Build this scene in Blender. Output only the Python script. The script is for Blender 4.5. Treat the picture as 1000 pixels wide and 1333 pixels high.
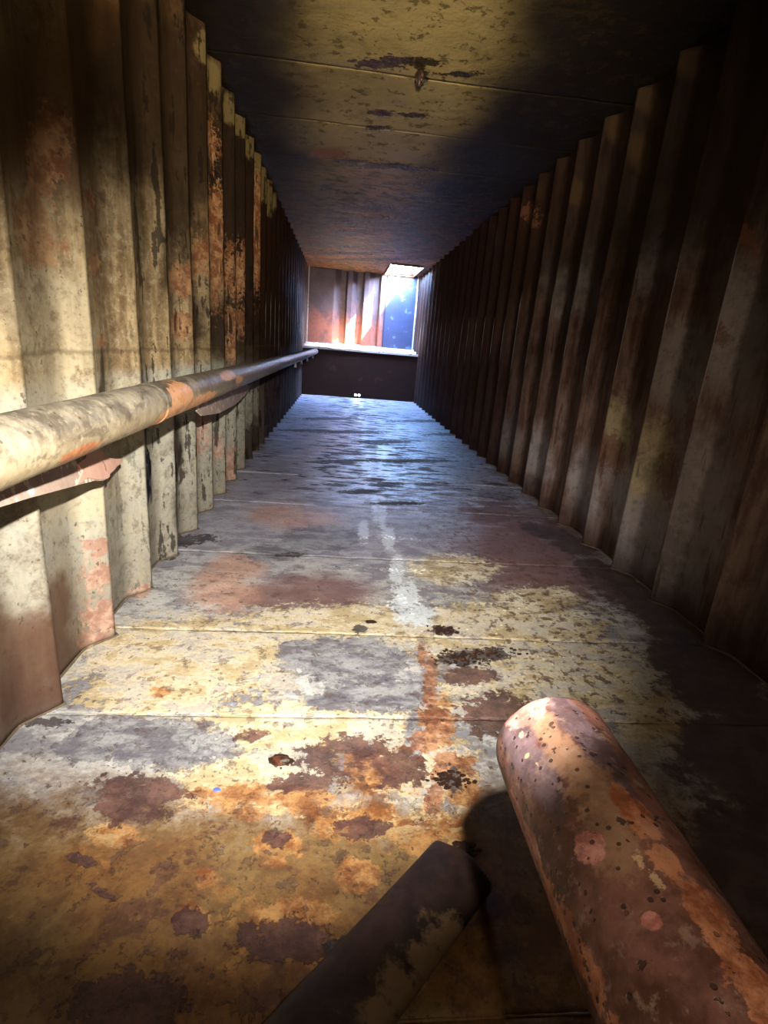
import bpy, bmesh, math, random
import numpy as np
from mathutils import Vector, Matrix, noise as mnoise

for o in list(bpy.data.objects):
    bpy.data.objects.remove(o)
SC = bpy.context.scene
COL = SC.collection

# ---------------------------------------------------------------- camera
YAW, PITCH, ROLL = .0999, -.2999, .0818
CAM = Vector((0, 0, 1.13))
_F = Vector((math.sin(YAW) * math.cos(PITCH), math.cos(YAW) * math.cos(PITCH), math.sin(PITCH)))
_R0 = Vector((math.cos(YAW), -math.sin(YAW), 0))
_U0 = _R0.cross(_F)
_R = _R0 * math.cos(ROLL) + _U0 * math.sin(ROLL)
_U = _R.cross(_F)
cd = bpy.data.cameras.new('camera')
cam = bpy.data.objects.new('camera', cd)
COL.objects.link(cam)
M = Matrix((_R, _U, -_F)).transposed().to_4x4()
M.translation = CAM
cam.matrix_world = M
cd.sensor_fit = 'HORIZONTAL'
cd.sensor_width = 36
cd.lens = 694.27 / 1000 * 36
cd.clip_start = .02
cd.clip_end = 300
SC.camera = cam

# ---------------------------------------------------------------- sky, sun, torch, exposure
SKY_STRENGTH = 260.0
SUN_STRENGTH = 420.0
world = bpy.data.worlds.new('world')
SC.world = world
world.use_nodes = True
nt = world.node_tree
bg = nt.nodes['Background']
sky = nt.nodes.new('ShaderNodeTexSky')
sky.sky_type = 'PREETHAM'
SUND = Vector((-.68, .50, -1.0)).normalized()
sky.sun_direction = -SUND
sky.turbidity = 2.4
nt.links.new(sky.outputs[0], bg.inputs[0])
bg.inputs[1].default_value = SKY_STRENGTH

def light(name, kind, loc, target, energy, color, **kw):
    d = bpy.data.lights.new(name, kind)
    d.energy = energy
    d.color = color
    for k, v in kw.items():
        setattr(d, k, v)
    o = bpy.data.objects.new(name, d)
    COL.objects.link(o)
    o.location = loc
    o.rotation_euler = (Vector(target) - Vector(loc)).to_track_quat('-Z', 'Y').to_euler()
    return o
light('sun', 'SUN', (3, 8, 8), Vector((3, 8, 8)) + SUND, SUN_STRENGTH, (1, .95, .86), angle=.0093)
# the phone's own flash beside the lens, and an added fill spot tipped up to brighten the ceiling
light('torch', 'SPOT', (.05, .02, 1.29), (-.17, 1.95, .44), 640, (1, .93, .85), spot_size=math.radians(80),
      spot_blend=1.0, shadow_soft_size=.010)
light('ceiling_fill', 'SPOT', (.02, -.12, 1.42), (.22, 3.7, 2.5), 900, (1, .84, .60), spot_size=math.radians(50),
      spot_blend=1.0, shadow_soft_size=.02)
light('base_fill', 'POINT', (.05, -.16, 1.30), (0, 1, 1), 9, (1, .84, .66), shadow_soft_size=.01)  # added faint fill around the lens, besides the flash

SC.view_settings.view_transform = 'Standard'
SC.view_settings.look = 'None'
SC.view_settings.exposure = 0.0
SC.view_settings.gamma = 1
SC.view_settings.use_curve_mapping = False

# ---------------------------------------------------------------- world-space patches (wear, and some light and shade put into the colour)
# F: floor (x, y), C: ceiling (x, y), L/R: left and right wall (y, z); each (a, b, turn, half-length, half-width)
BLOBS = {
 'F': {
  'cream': [(-0.489, 1.764, 3.034, 0.47, 0.303), (0.078, 1.996, -3.066, 0.549, 0.204), (0.778, 2.007, -2.878, 0.547, 0.315), (1.008, 1.679, -2.486, 0.389, 0.236), (-0.044, 1.38, -3.126, 0.469, 0.132), (-0.174, 1.166, 3.125, 0.283, 0.106), (1.116, 1.441, 0.698, 0.235, 0.125), (1.029, 2.319, -2.837, 0.257, 0.142), (0.312, 1.211, 1.213, 0.178, 0.129), (-0.551, 1.535, 3.017, 0.27, 0.158), (0.59, 1.571, -2.446, 0.259, 0.191), (0.672, 2.66, -2.676, 0.282, 0.196)],
  'salmon': [(-0.493, 2.316, 1.856, 0.233, 0.15), (-0.472, 2.59, 1.841, 0.181, 0.137), (-0.369, 3.484, 1.409, 0.222, 0.202), (-0.192, 3.38, -2.7, 0.255, 0.221), (-0.84, 2.223, 2.468, 0.051, 0.039)],
  'mauve': [(1.28, 3.157, 1.064, 0.86, 0.418), (1.199, 2.61, -2.406, 0.459, 0.282), (1.203, 3.81, 1.202, 0.548, 0.227), (-0.047, 2.313, -2.988, 0.271, 0.213), (-0.238, 2.257, -3.103, 0.208, 0.157), (0.803, 4.279, 0.939, 0.342, 0.232)],
  'blue': [(0.076, 1.75, -3.034, 0.232, 0.175), (0.205, 1.538, -3.065, 0.174, 0.1), (0.062, 1.493, -3.103, 0.122, 0.047), (-0.443, 1.297, 3.053, 0.204, 0.103), (-0.579, 1.352, 3.038, 0.132, 0.064), (-0.632, 1.274, 2.967, 0.106, 0.057), (-0.098, 1.783, 1.713, 0.095, 0.086), (0.284, 1.335, 1.427, 0.135, 0.033), (-0.054, 3.047, -2.75, 0.282, 0.236), (-0.338, 2.765, -3.031, 0.165, 0.134)],
  'white': [(0.368, 2.251, 1.436, 0.256, 0.072), (0.357, 2.607, 1.469, 0.267, 0.04), (0.353, 3.103, 1.477, 0.224, 0.043), (0.204, 3.224, 1.528, 0.238, 0.039), (0.322, 3.85, 1.508, 0.537, 0.04), (0.409, 2.119, 1.2, 0.104, 0.074), (0.302, 4.945, 1.525, 0.854, 0.051), (0.505, 5.827, 1.497, 0.987, 0.06), (0.383, 7.422, 1.529, 1.56, 0.054), (0.405, 9.644, 1.536, 1.633, 0.055), (0.472, 4.597, 1.485, 0.403, 0.041), (0.355, 3.662, 1.498, 0.568, 0.033)],
  'orange': [(0.278, 0.999, 0.875, 0.101, 0.086), (0.128, 1.028, -3.141, 0.153, 0.056), (-0.091, 0.97, 2.958, 0.065, 0.047), (0.096, 0.892, 0.284, 0.052, 0.049), (-0.23, 0.893, 2.418, 0.032, 0.025), (-0.033, 0.81, 3.104, 0.098, 0.037), (-0.239, 0.802, 2.742, 0.048, 0.035), (0.18, 1.21, -3.039, 0.132, 0.097), (-0.145, 1.103, -0.009, 0.232, 0.058), (-0.466, 1.004, 2.959, 0.067, 0.036), (-0.532, 1.527, 2.984, 0.049, 0.032), (0.024, 0.736, 3.079, 0.059, 0.033), (0.368, 1.406, 1.365, 0.164, 0.064), (0.389, 1.156, 1.288, 0.111, 0.054)],
  'brown': [(-0.476, 1.103, -0.339, 0.115, 0.075), (-0.406, 1.132, -0.149, 0.079, 0.044), (0.084, 1.253, -3.117, 0.137, 0.096), (0.214, 1.216, -3.009, 0.102, 0.074), (0.109, 1.015, 0.008, 0.076, 0.035), (-0.205, 1.336, 3.112, 0.054, 0.029), (-0.031, 1.154, -0.008, 0.102, 0.036), (-0.242, 0.799, 2.769, 0.041, 0.029), (-0.044, 0.763, 3.096, 0.105, 0.043), (0.062, 0.735, 3.089, 0.039, 0.028), (-0.315, 0.664, 2.928, 0.103, 0.055), (-0.445, 0.869, 2.664, 0.049, 0.009), (-0.505, 0.936, 2.748, 0.046, 0.013), (-0.093, 0.991, -0.431, 0.033, 0.028), (0.582, 1.448, -2.828, 0.166, 0.109), (0.527, 1.66, -2.99, 0.119, 0.065)],
  'trail': [(0.374, 1.599, 1.407, 0.219, 0.027), (0.375, 1.388, 1.356, 0.095, 0.037), (0.357, 1.211, 1.341, 0.106, 0.044), (0.374, 1.806, 1.417, 0.121, 0.018), (0.32, 1.319, 1.117, 0.069, 0.054), (0.303, 1.091, 1.351, 0.056, 0.028)],
  'dark': [(0.142, 1.975, 1.086, 0.039, 0.035), (0.492, 1.983, -2.849, 0.062, 0.043), (0.608, 1.807, -3.052, 0.145, 0.049), (0.522, 1.77, -2.982, 0.093, 0.052), (0.37, 1.169, 1.292, 0.057, 0.03), (-0.111, 1.236, 2.227, 0.025, 0.022), (0.349, 0.954, 0.194, 0.023, 0.017), (-0.86, 2.9, 3.054, 0.141, 0.108), (-0.875, 2.68, 2.257, 0.089, 0.072), (-0.746, 2.953, -3.041, 0.126, 0.063), (-0.212, 2.757, -3.017, 0.092, 0.033), (0.054, 0.746, 3.009, 0.027, 0.023), (-0.807, 1.381, 3.106, 0.065, 0.02), (0.166, 7.196, -2.722, 0.681, 0.145), (1.544, 8.916, -2.654, 0.801, 0.164), (0.588, 6.585, -2.723, 0.43, 0.151), (-0.116, 8.359, -2.625, 0.533, 0.156), (0.835, 5.517, -2.843, 0.538, 0.097), (0.217, 4.156, -2.902, 0.193, 0.069), (0.501, 3.884, -2.934, 0.246, 0.059), (1.675, 7.617, -2.717, 0.541, 0.126), (0.062, 5.292, -2.84, 0.323, 0.078), (-0.393, 7.09, -2.713, 0.428, 0.107), (0.46, 4.458, -2.85, 0.183, 0.077)],
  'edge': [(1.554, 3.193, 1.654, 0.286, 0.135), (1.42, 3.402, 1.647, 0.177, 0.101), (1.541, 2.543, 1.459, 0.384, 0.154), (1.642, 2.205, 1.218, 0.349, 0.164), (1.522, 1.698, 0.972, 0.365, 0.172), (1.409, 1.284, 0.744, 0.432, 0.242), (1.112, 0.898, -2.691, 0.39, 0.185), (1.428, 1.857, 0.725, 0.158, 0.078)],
 },
 'L': {
  'orange': [(1.784, 1.551, 1.181, 0.155, 0.053), (1.716, 1.384, 0.96, 0.111, 0.073), (1.756, 1.312, -2.623, 0.068, 0.047), (2.102, 1.523, -2.588, 0.056, 0.036), (2.109, 1.321, -2.799, 0.062, 0.038), (2.117, 1.067, 0.058, 0.055, 0.027), (3.037, 1.372, -2.903, 0.13, 0.078), (2.996, 1.147, -3.069, 0.141, 0.068), (3.358, 1.506, -2.583, 0.183, 0.142), (3.811, 1.656, 1.453, 0.407, 0.173), (4.512, 1.579, -2.907, 0.351, 0.24), (4.473, 1.217, -3.084, 0.317, 0.169), (5.541, 2.057, 1.597, 0.571, 0.235), (2.841, 1.715, -2.877, 0.072, 0.018), (3.374, 1.672, -2.951, 0.104, 0.014), (4.344, 1.018, 3.14, 0.182, 0.113), (3.762, 2.15, 1.322, 0.212, 0.116)],
  'pink': [(1.829, 0.377, 2.705, 0.056, 0.03), (1.832, 0.257, 2.266, 0.061, 0.046), (1.846, 0.085, 2.329, 0.097, 0.063), (1.822, -0.008, 2.545, 0.101, 0.033), (2.253, -0.003, 2.612, 0.092, 0.04), (3.376, 0.549, 1.529, 0.17, 0.115), (3.796, 0.364, 2.651, 0.127, 0.105), (4.223, 0.111, 1.79, 0.203, 0.15), (4.66, -0.199, 2.334, 0.214, 0.163), (4.068, -0.036, 2.723, 0.151, 0.094), (5.551, -0.193, 2.54, 0.231, 0.167)],
  'dark_patch': [(2.646, 2.066, -2.471, 0.576, 0.31), (3.214, 2.057, 1.133, 0.646, 0.392), (2.761, 1.458, 1.366, 0.201, 0.088), (4.293, 2.073, -2.613, 0.767, 0.531), (6.365, 1.983, -2.988, 2.205, 0.968), (4.914, 2.796, -2.775, 1.113, 0.283), (2.481, 0.419, 1.984, 0.105, 0.093), (2.928, 0.451, 1.463, 0.252, 0.087), (2.469, 0.55, 1.426, 0.315, 0.052), (5.388, 0.081, 2.867, 0.508, 0.273), (3.322, 1.135, 1.384, 0.213, 0.137), (2.098, 0.919, 1.395, 0.168, 0.021), (3.991, 1.15, -2.977, 0.253, 0.203), (5.784, 2.101, -2.955, 1.578, 0.394), (2.814, 0.223, 1.787, 0.174, 0.137)],
  'pale': [(3.543, 2.587, -2.432, 0.124, 0.068), (3.791, 2.548, -2.431, 0.141, 0.083), (4.067, 2.576, -2.67, 0.204, 0.089), (4.311, 2.581, -2.733, 0.227, 0.083), (4.78, 2.65, -2.755, 0.244, 0.093), (5.097, 2.639, -2.753, 0.24, 0.112), (5.555, 2.647, -2.794, 0.237, 0.114), (6.014, 2.55, -2.847, 0.334, 0.167), (6.434, 2.497, -2.906, 0.382, 0.14), (1.662, 1.161, -2.999, 0.252, 0.12), (1.824, 1.057, -3.134, 0.362, 0.092), (2.012, 0.817, 3.021, 0.533, 0.164), (1.745, 0.654, 2.895, 0.473, 0.148)],
  'brown': [(1.348, 0.228, 2.365, 0.245, 0.137), (1.638, 0.242, 2.086, 0.119, 0.089), (1.902, 1.702, -2.531, 0.348, 0.183), (1.683, 1.627, -2.27, 0.204, 0.115), (2.295, 2.041, -2.663, 0.398, 0.117), (2.279, 1.946, -2.29, 0.184, 0.103), (1.85, 1.665, -2.45, 0.169, 0.094), (1.459, 0.182, 2.548, 0.322, 0.088), (1.604, 0.148, 1.63, 0.109, 0.068)],
 },
 'R': {
  'cream': [(2.717, 0.566, -2.919, 0.153, 0.13), (3.1, 0.758, 1.129, 0.237, 0.088), (2.661, 0.705, 1.093, 0.166, 0.093)],
  'grey': [(2.572, 0.306, 0.852, 0.332, 0.307), (2.937, 0.371, 1.131, 0.278, 0.138), (2.289, 0.288, 1.189, 0.335, 0.139), (2.292, 0.596, 1.129, 0.327, 0.193), (2.974, 1.822, -2.373, 0.298, 0.162), (3.249, 1.752, 0.86, 0.258, 0.139), (2.325, 1.345, 1.139, 0.38, 0.133), (2.631, 1.138, 0.849, 0.252, 0.167), (4.519, 1.712, -2.561, 0.33, 0.19), (3.945, 1.706, 0.868, 0.313, 0.167), (3.334, 0.31, 0.866, 0.266, 0.214), (4.226, 0.328, -2.775, 0.294, 0.233), (5.11, 0.37, -3.098, 0.348, 0.217)],
  'rust': [(2.413, 1.38, 0.878, 0.184, 0.033), (2.387, 1.745, 0.916, 0.206, 0.028), (3.09, 0.619, 0.925, 0.146, 0.105), (3.29, 0.729, 0.85, 0.157, 0.113), (2.55, 0.607, 1.114, 0.161, 0.09), (2.457, 0.858, 1.175, 0.227, 0.057), (5.39, 2.387, -2.722, 0.262, 0.114), (2.4, 1.148, 1.139, 0.11, 0.039)],
  'pale': [(3.093, 2.605, 0.839, 0.24, 0.055), (3.515, 2.598, 0.793, 0.214, 0.05), (3.862, 2.559, -2.253, 0.148, 0.065), (4.347, 2.327, -2.342, 0.131, 0.063), (5.277, 2.578, -2.508, 0.14, 0.067), (5.723, 2.621, -2.642, 0.152, 0.068), (2.972, 2.302, 1.002, 0.133, 0.052), (3.484, 2.32, 0.972, 0.138, 0.057)],
 },
 'C': {
  'black': [(0.39, 3.742, 1.448, 0.11, 0.036), (0.114, 3.687, 2.86, 0.136, 0.042), (0.326, 3.596, 2.87, 0.175, 0.05), (0.604, 3.665, 2.869, 0.133, 0.036), (0.182, 4.344, 2.777, 0.078, 0.038), (0.42, 4.312, 2.82, 0.097, 0.038), (0.172, 4.611, 2.798, 0.106, 0.043), (-0.016, 5.449, 2.737, 0.146, 0.058), (0.294, 5.467, 2.771, 0.287, 0.081), (0.603, 5.442, 2.782, 0.212, 0.041), (0.233, 7.065, 2.655, 0.355, 0.136), (0.163, 7.671, 2.633, 0.438, 0.159), (0.474, 7.846, 2.641, 0.399, 0.128), (0.084, 8.616, 2.487, 0.39, 0.193), (0.504, 8.235, 2.592, 0.236, 0.094), (-0.014, 10.563, 2.576, 0.972, 0.147), (0.423, 11.02, 2.541, 0.847, 0.162), (1.449, 10.081, 2.435, 0.3, 0.142)],
  'soot_shade': [(-0.774, 4.294, 1.769, 1.814, 0.344), (-1.024, 6.564, 1.744, 2.618, 0.474), (1.469, 6.154, 1.323, 1.782, 0.63), (1.552, 4.38, 1.153, 1.34, 0.586), (1.472, 3.141, 0.865, 0.685, 0.41), (-0.768, 3.417, 1.953, 0.459, 0.214), (1.786, 8.115, 1.38, 1.588, 0.634), (-0.825, 8.912, 1.667, 2.45, 0.269), (1.161, 3.08, 1.045, 0.403, 0.209)],
  'rust': [(-0.154, 10.826, 2.437, 0.878, 0.364), (0.525, 10.316, 2.448, 0.641, 0.28), (0.188, 8.396, 1.833, 0.692, 0.403), (1.28, 10.848, 2.229, 0.528, 0.305), (-0.182, 5.304, 2.292, 0.189, 0.131)],
  'pale': [(0.251, 7.859, 1.612, 1.236, 0.498), (0.262, 6.062, 1.657, 0.545, 0.3), (0.385, 3.418, 2.146, 0.473, 0.431), (0.244, 4.805, 1.75, 0.664, 0.463), (0.168, 5.717, 2.274, 0.334, 0.243), (0.628, 4.006, 1.424, 0.55, 0.343)],
 },
}

BLOBS['L']['pale_top'] = BLOBS['L']['pale'][:9]
XL, XR, ZC, YD, YB = -.7975, 1.632, 2.668, 12.03, 12.9
PER = .4083

# ---------------------------------------------------------------- node helpers
def lin(h):
    h = h.lstrip('#')
    v = [int(h[i:i + 2], 16) / 255 for i in (0, 2, 4)]
    return tuple((c / 12.92 if c <= .04045 else ((c + .055) / 1.055) ** 2.4) for c in v) + (1,)

class NB:
    def __init__(s, name):
        s.m = bpy.data.materials.new(name)
        s.m.use_nodes = True
        s.t = s.m.node_tree
        s.bsdf = s.t.nodes['Principled BSDF']
        g = s.t.nodes.new('ShaderNodeNewGeometry')
        s.pos = g.outputs['Position']
        s.sep = s.new('ShaderNodeSeparateXYZ')
        s.link(s.pos, s.sep.inputs[0])
        s.x, s.y, s.z = s.sep.outputs
    def new(s, k): return s.t.nodes.new(k)
    def link(s, a, b): s.t.links.new(a, b)
    def put(s, sock, v):
        if isinstance(v, bpy.types.NodeSocket): s.link(v, sock)
        elif isinstance(v, (tuple, list)) and len(v) == 4 and sock.type == 'VECTOR': sock.default_value = v[:3]
        else: sock.default_value = v
    def math(s, op, a, b=0.0, c=None, clamp=False):
        n = s.new('ShaderNodeMath'); n.operation = op; n.use_clamp = clamp
        s.put(n.inputs[0], a); s.put(n.inputs[1], b)
        if c is not None: s.put(n.inputs[2], c)
        return n.outputs[0]
    def add(s, a, b): return s.math('ADD', a, b)
    def mul(s, a, b): return s.math('MULTIPLY', a, b)
    def ramp(s, v, a, b, lo=0.0, hi=1.0):
        n = s.new('ShaderNodeMapRange'); n.interpolation_type = 'SMOOTHSTEP'
        s.put(n.inputs[0], v)
        for i, q in zip((1, 2, 3, 4), (a, b, lo, hi)): n.inputs[i].default_value = q
        return n.outputs[0]
    def mix(s, f, a, b):
        n = s.new('ShaderNodeMix'); n.data_type = 'RGBA'
        s.put(n.inputs[0], f); s.put(n.inputs[6], a); s.put(n.inputs[7], b)
        return n.outputs[2]
    def scaled(s, k):
        n = s.new('ShaderNodeVectorMath'); n.operation = 'MULTIPLY'
        s.link(s.pos, n.inputs[0]); n.inputs[1].default_value = k
        return n.outputs[0]
    def noise(s, scale, detail=4, rough=.55, vec=None, dist=0.0, off=0):
        v = vec if vec is not None else s.pos
        if off:
            n = s.new('ShaderNodeVectorMath'); n.operation = 'ADD'
            s.link(v, n.inputs[0]); n.inputs[1].default_value = (off, off * 1.7, off * .6); v = n.outputs[0]
        n = s.new('ShaderNodeTexNoise')
        s.link(v, n.inputs['Vector'])
        n.inputs['Scale'].default_value = scale; n.inputs['Detail'].default_value = detail
        n.inputs['Roughness'].default_value = rough; n.inputs['Distortion'].default_value = dist
        return n.outputs[0]
    def blobs(s, kind, lst, nz, amt=1.4, soft=.10):
        """soft-edged union of ellipses, edges broken up by the noise nz"""
        out = None
        for b in lst:
            n = s.new('ShaderNodeMapping'); n.vector_type = 'TEXTURE'
            s.link(s.pos, n.inputs[0])
            n.inputs[1].default_value = b[:3]; n.inputs[3].default_value = b[3:]
            l = s.new('ShaderNodeVectorMath'); l.operation = 'LENGTH'
            s.link(n.outputs[0], l.inputs[0])
            out = l.outputs['Value'] if out is None else s.math('MINIMUM', out, l.outputs['Value'])
        d = s.math('MULTIPLY_ADD', s.math('SUBTRACT', nz, .5), amt, out)
        return s.ramp(d, 1 + soft, 1 - soft)
    def field(s, name, nz, amt=1.4, soft=.10):
        """the same union, its distance read from the mesh attribute that patch_fields() stored"""
        n = s.new('ShaderNodeAttribute'); n.attribute_name = name
        d = s.math('MULTIPLY_ADD', s.math('SUBTRACT', nz, .5), amt, n.outputs['Fac'])
        return s.ramp(d, 1 + soft, 1 - soft)
    def mottle(s, c, scale, f, dark, light, off=60):
        """grimy blotches and rubbed spots at one scale"""
        v = s.noise(scale, 9, .70, off=off)
        c = s.mix(s.mul(s.ramp(v, .52, .66), f), c, dark)
        return s.mix(s.mul(s.ramp(v, .46, .34), f), c, light)
    def dots(s, scale, r0, keep=.5):
        n = s.new('ShaderNodeTexVoronoi'); s.link(s.pos, n.inputs['Vector']); n.inputs['Scale'].default_value = scale
        sp = s.new('ShaderNodeSeparateXYZ'); s.link(n.outputs['Color'], sp.inputs[0])
        return s.mul(s.ramp(n.outputs['Distance'], r0, r0 * .7), s.ramp(sp.outputs[0], keep, keep + .05))
    def finish(s, col, rough, height=None, bump=.4, dist=.004, metallic=0.0, spec=.5):
        s.put(s.bsdf.inputs['Base Color'], col)
        s.put(s.bsdf.inputs['Roughness'], rough)
        s.put(s.bsdf.inputs['Metallic'], metallic)
        s.bsdf.inputs['Specular IOR Level'].default_value = spec
        if height is not None:
            b = s.new('ShaderNodeBump'); b.inputs['Strength'].default_value = bump; b.inputs['Distance'].default_value = dist
            s.link(height, b.inputs['Height']); s.link(b.outputs[0], s.bsdf.inputs['Normal'])
        return s.m

# ---------------------------------------------------------------- materials
def mat_floor():
    n = NB('flaking floor paint')
    cross = n.scaled((1, 2.4, 1))
    ns = n.noise(2.6, 3, .5, off=9)                      # broad tone
    nE = n.noise(10, 12, .74, off=3)                     # ragged flake edges
    nX = n.noise(6, 12, .72, vec=n.scaled((1, 1.7, 1)), off=2)           # the same, drawn out across the floor
    ng = n.noise(70, 5, .7, off=5)                       # grit
    nH = n.math('MULTIPLY_ADD', n.noise(30, 9, .74, off=17), .62, n.mul(nE, .42))
    eh = n.ramp(nE, .40, .60); xh = n.ramp(nX, .42, .58)
    near = n.mix(eh, lin('#6e4622'), lin('#8c6434'))
    near = n.mix(n.ramp(ns, .4, .6), near, n.mix(eh, lin('#6c5030'), lin('#886c40')))
    mid = n.mix(xh, lin('#84848a'), lin('#c0c0bc'))
    far = n.mix(xh, lin('#8a8894'), lin('#b0b0bc'))
    nr = n.noise(5, 11, .72, off=77)
    near = n.mix(n.mul(n.ramp(nr, .545, .575), .75), near, n.mix(eh, lin('#4a2c1e'), lin('#6a4634')))
    near = n.mix(n.mul(n.ramp(nr, .415, .39), .6), near, n.mix(eh, lin('#94602a'), lin('#b08448')))
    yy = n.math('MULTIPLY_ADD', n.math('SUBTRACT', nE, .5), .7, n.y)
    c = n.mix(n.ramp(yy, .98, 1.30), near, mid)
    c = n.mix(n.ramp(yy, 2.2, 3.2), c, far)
    mv = n.field('mauve', nX, .9, .5); c = n.mix(n.mul(mv, .85), c, n.mix(ns, lin('#7c5450'), lin('#6e4a44')))
    cr = n.field('cream', nH, 4.0, .10)
    c = n.mix(n.mul(cr, .95), c, n.mix(xh, lin('#bcaa82'), lin('#eee4c8')))
    worn = n.mul(n.ramp(nX, .50, .545), n.ramp(n.y, 2.3, 1.9)); c = n.mix(n.mul(n.mul(worn, cr), .6), c, n.mix(eh, lin('#807880'), lin('#a8a49c')))
    sa = n.field('salmon', nX, 1.4, .45); c = n.mix(n.mul(sa, .75), c, n.mix(eh, lin('#b48c78'), lin('#d4a890')))
    bl = n.field('blue', nH, 3.4, .06); c = n.mix(n.mul(bl, .95), c, n.mix(xh, lin('#66646e'), lin('#9a9c9e')))
    orr = n.field('orange', nH, 4.0, .12); c = n.mix(n.mul(orr, n.ramp(nX, .58, .50, .25, .9)), c, n.mix(eh, lin('#80481f'), lin('#c8965a')))
    oc = n.mul(n.mul(orr, n.ramp(nX, .52, .56)), n.ramp(n.y, .9, 1.1)); c = n.mix(n.mul(oc, .75), c, lin('#e4c48c'))
    br = n.field('brown', nH, 4.0, .06); c = n.mix(n.mul(br, n.ramp(nX, .38, .44, .3, .92)), c, n.mix(eh, lin('#44292a'), lin('#6c4840')))
    tr = n.field('trail', nH, 5.0, .08); c = n.mix(n.mul(tr, .9), c, n.mix(eh, lin('#70402a'), lin('#c08c68')))
    wh = n.field('white', nH, 5.5, .06); c = n.mix(n.mul(wh, .95), c, lin('#dce4ea'))
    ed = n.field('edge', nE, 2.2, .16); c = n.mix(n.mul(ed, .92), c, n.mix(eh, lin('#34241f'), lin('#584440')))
    chip = n.noise(6.5, 10, .66, vec=n.scaled((.6, 1.6, 1)), off=12)
    trk = n.ramp(n.math('ABSOLUTE', n.math('SUBTRACT', n.x, n.math('MULTIPLY_ADD', n.y, -.02, .55))), .15, 1.0)     # worn walking line
    cut = n.math('SUBTRACT', chip, n.mul(trk, .075))
    ch = n.mul(n.ramp(cut, .515, .525), n.ramp(n.y, 3.0, 4.6))
    c = n.mix(n.mul(ch, .92), c, n.mix(eh, lin('#1c1a22'), lin('#3c3840')))
    ch2 = n.mul(n.ramp(n.add(chip, n.mul(trk, .06)), .46, .45), n.ramp(n.y, 2.9, 4.4)); c = n.mix(n.mul(ch2, .8), c, lin('#d8def0'))
    pk = n.noise(15, 9, .72, off=21); pk_m = n.mul(n.ramp(pk, .575, .595), n.ramp(n.y, 3.2, 2.2))
    c = n.mix(n.mul(pk_m, .5), c, n.mix(ns, lin('#5c3c2c'), lin('#4a3c3c')))
    rp = n.mul(n.ramp(n.noise(24, 6, .66, off=51), .56, .58), n.mul(n.ramp(n.x, .35, .8), n.ramp(n.y, 1.2, 1.5)))
    c = n.mix(n.mul(rp, .8), c, lin('#5a402e'))
    sp = n.ramp(n.noise(48, 5, .66, off=31), .62, .65); c = n.mix(n.mul(sp, .75), c, lin('#4a3020'))
    dk = n.field('dark', nH, 5.0, .05); c = n.mix(n.mul(dk, .92), c, n.mix(eh, lin('#1c1a20'), lin('#4c4648')))
    c = n.mix(n.mul(n.ramp(ng, .35, .75), .28), c, lin('#4a3a30'))
    h = n.add(n.mul(nE, 1.3), n.mul(ng, .45))
    h = n.add(h, n.add(n.mul(cr, .4), n.mul(bl, .5)))
    h = n.math('SUBTRACT', h, n.add(n.mul(pk_m, .7), n.add(n.mul(br, .5), n.mul(ch, 1.0))))
    h = n.math('SUBTRACT', h, n.mul(dk, .9))
    farw = n.ramp(n.y, 2.4, 4.5)
    r = n.math('SUBTRACT', n.math('MULTIPLY_ADD', nX, .5, .36), n.mul(farw, .24))
    r = n.math('MAXIMUM', n.math('MAXIMUM', r, .24), n.mul(n.math('MAXIMUM', ch, dk), .75))
    return n.finish(c, r, h, .7, .006, spec=.6)

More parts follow.
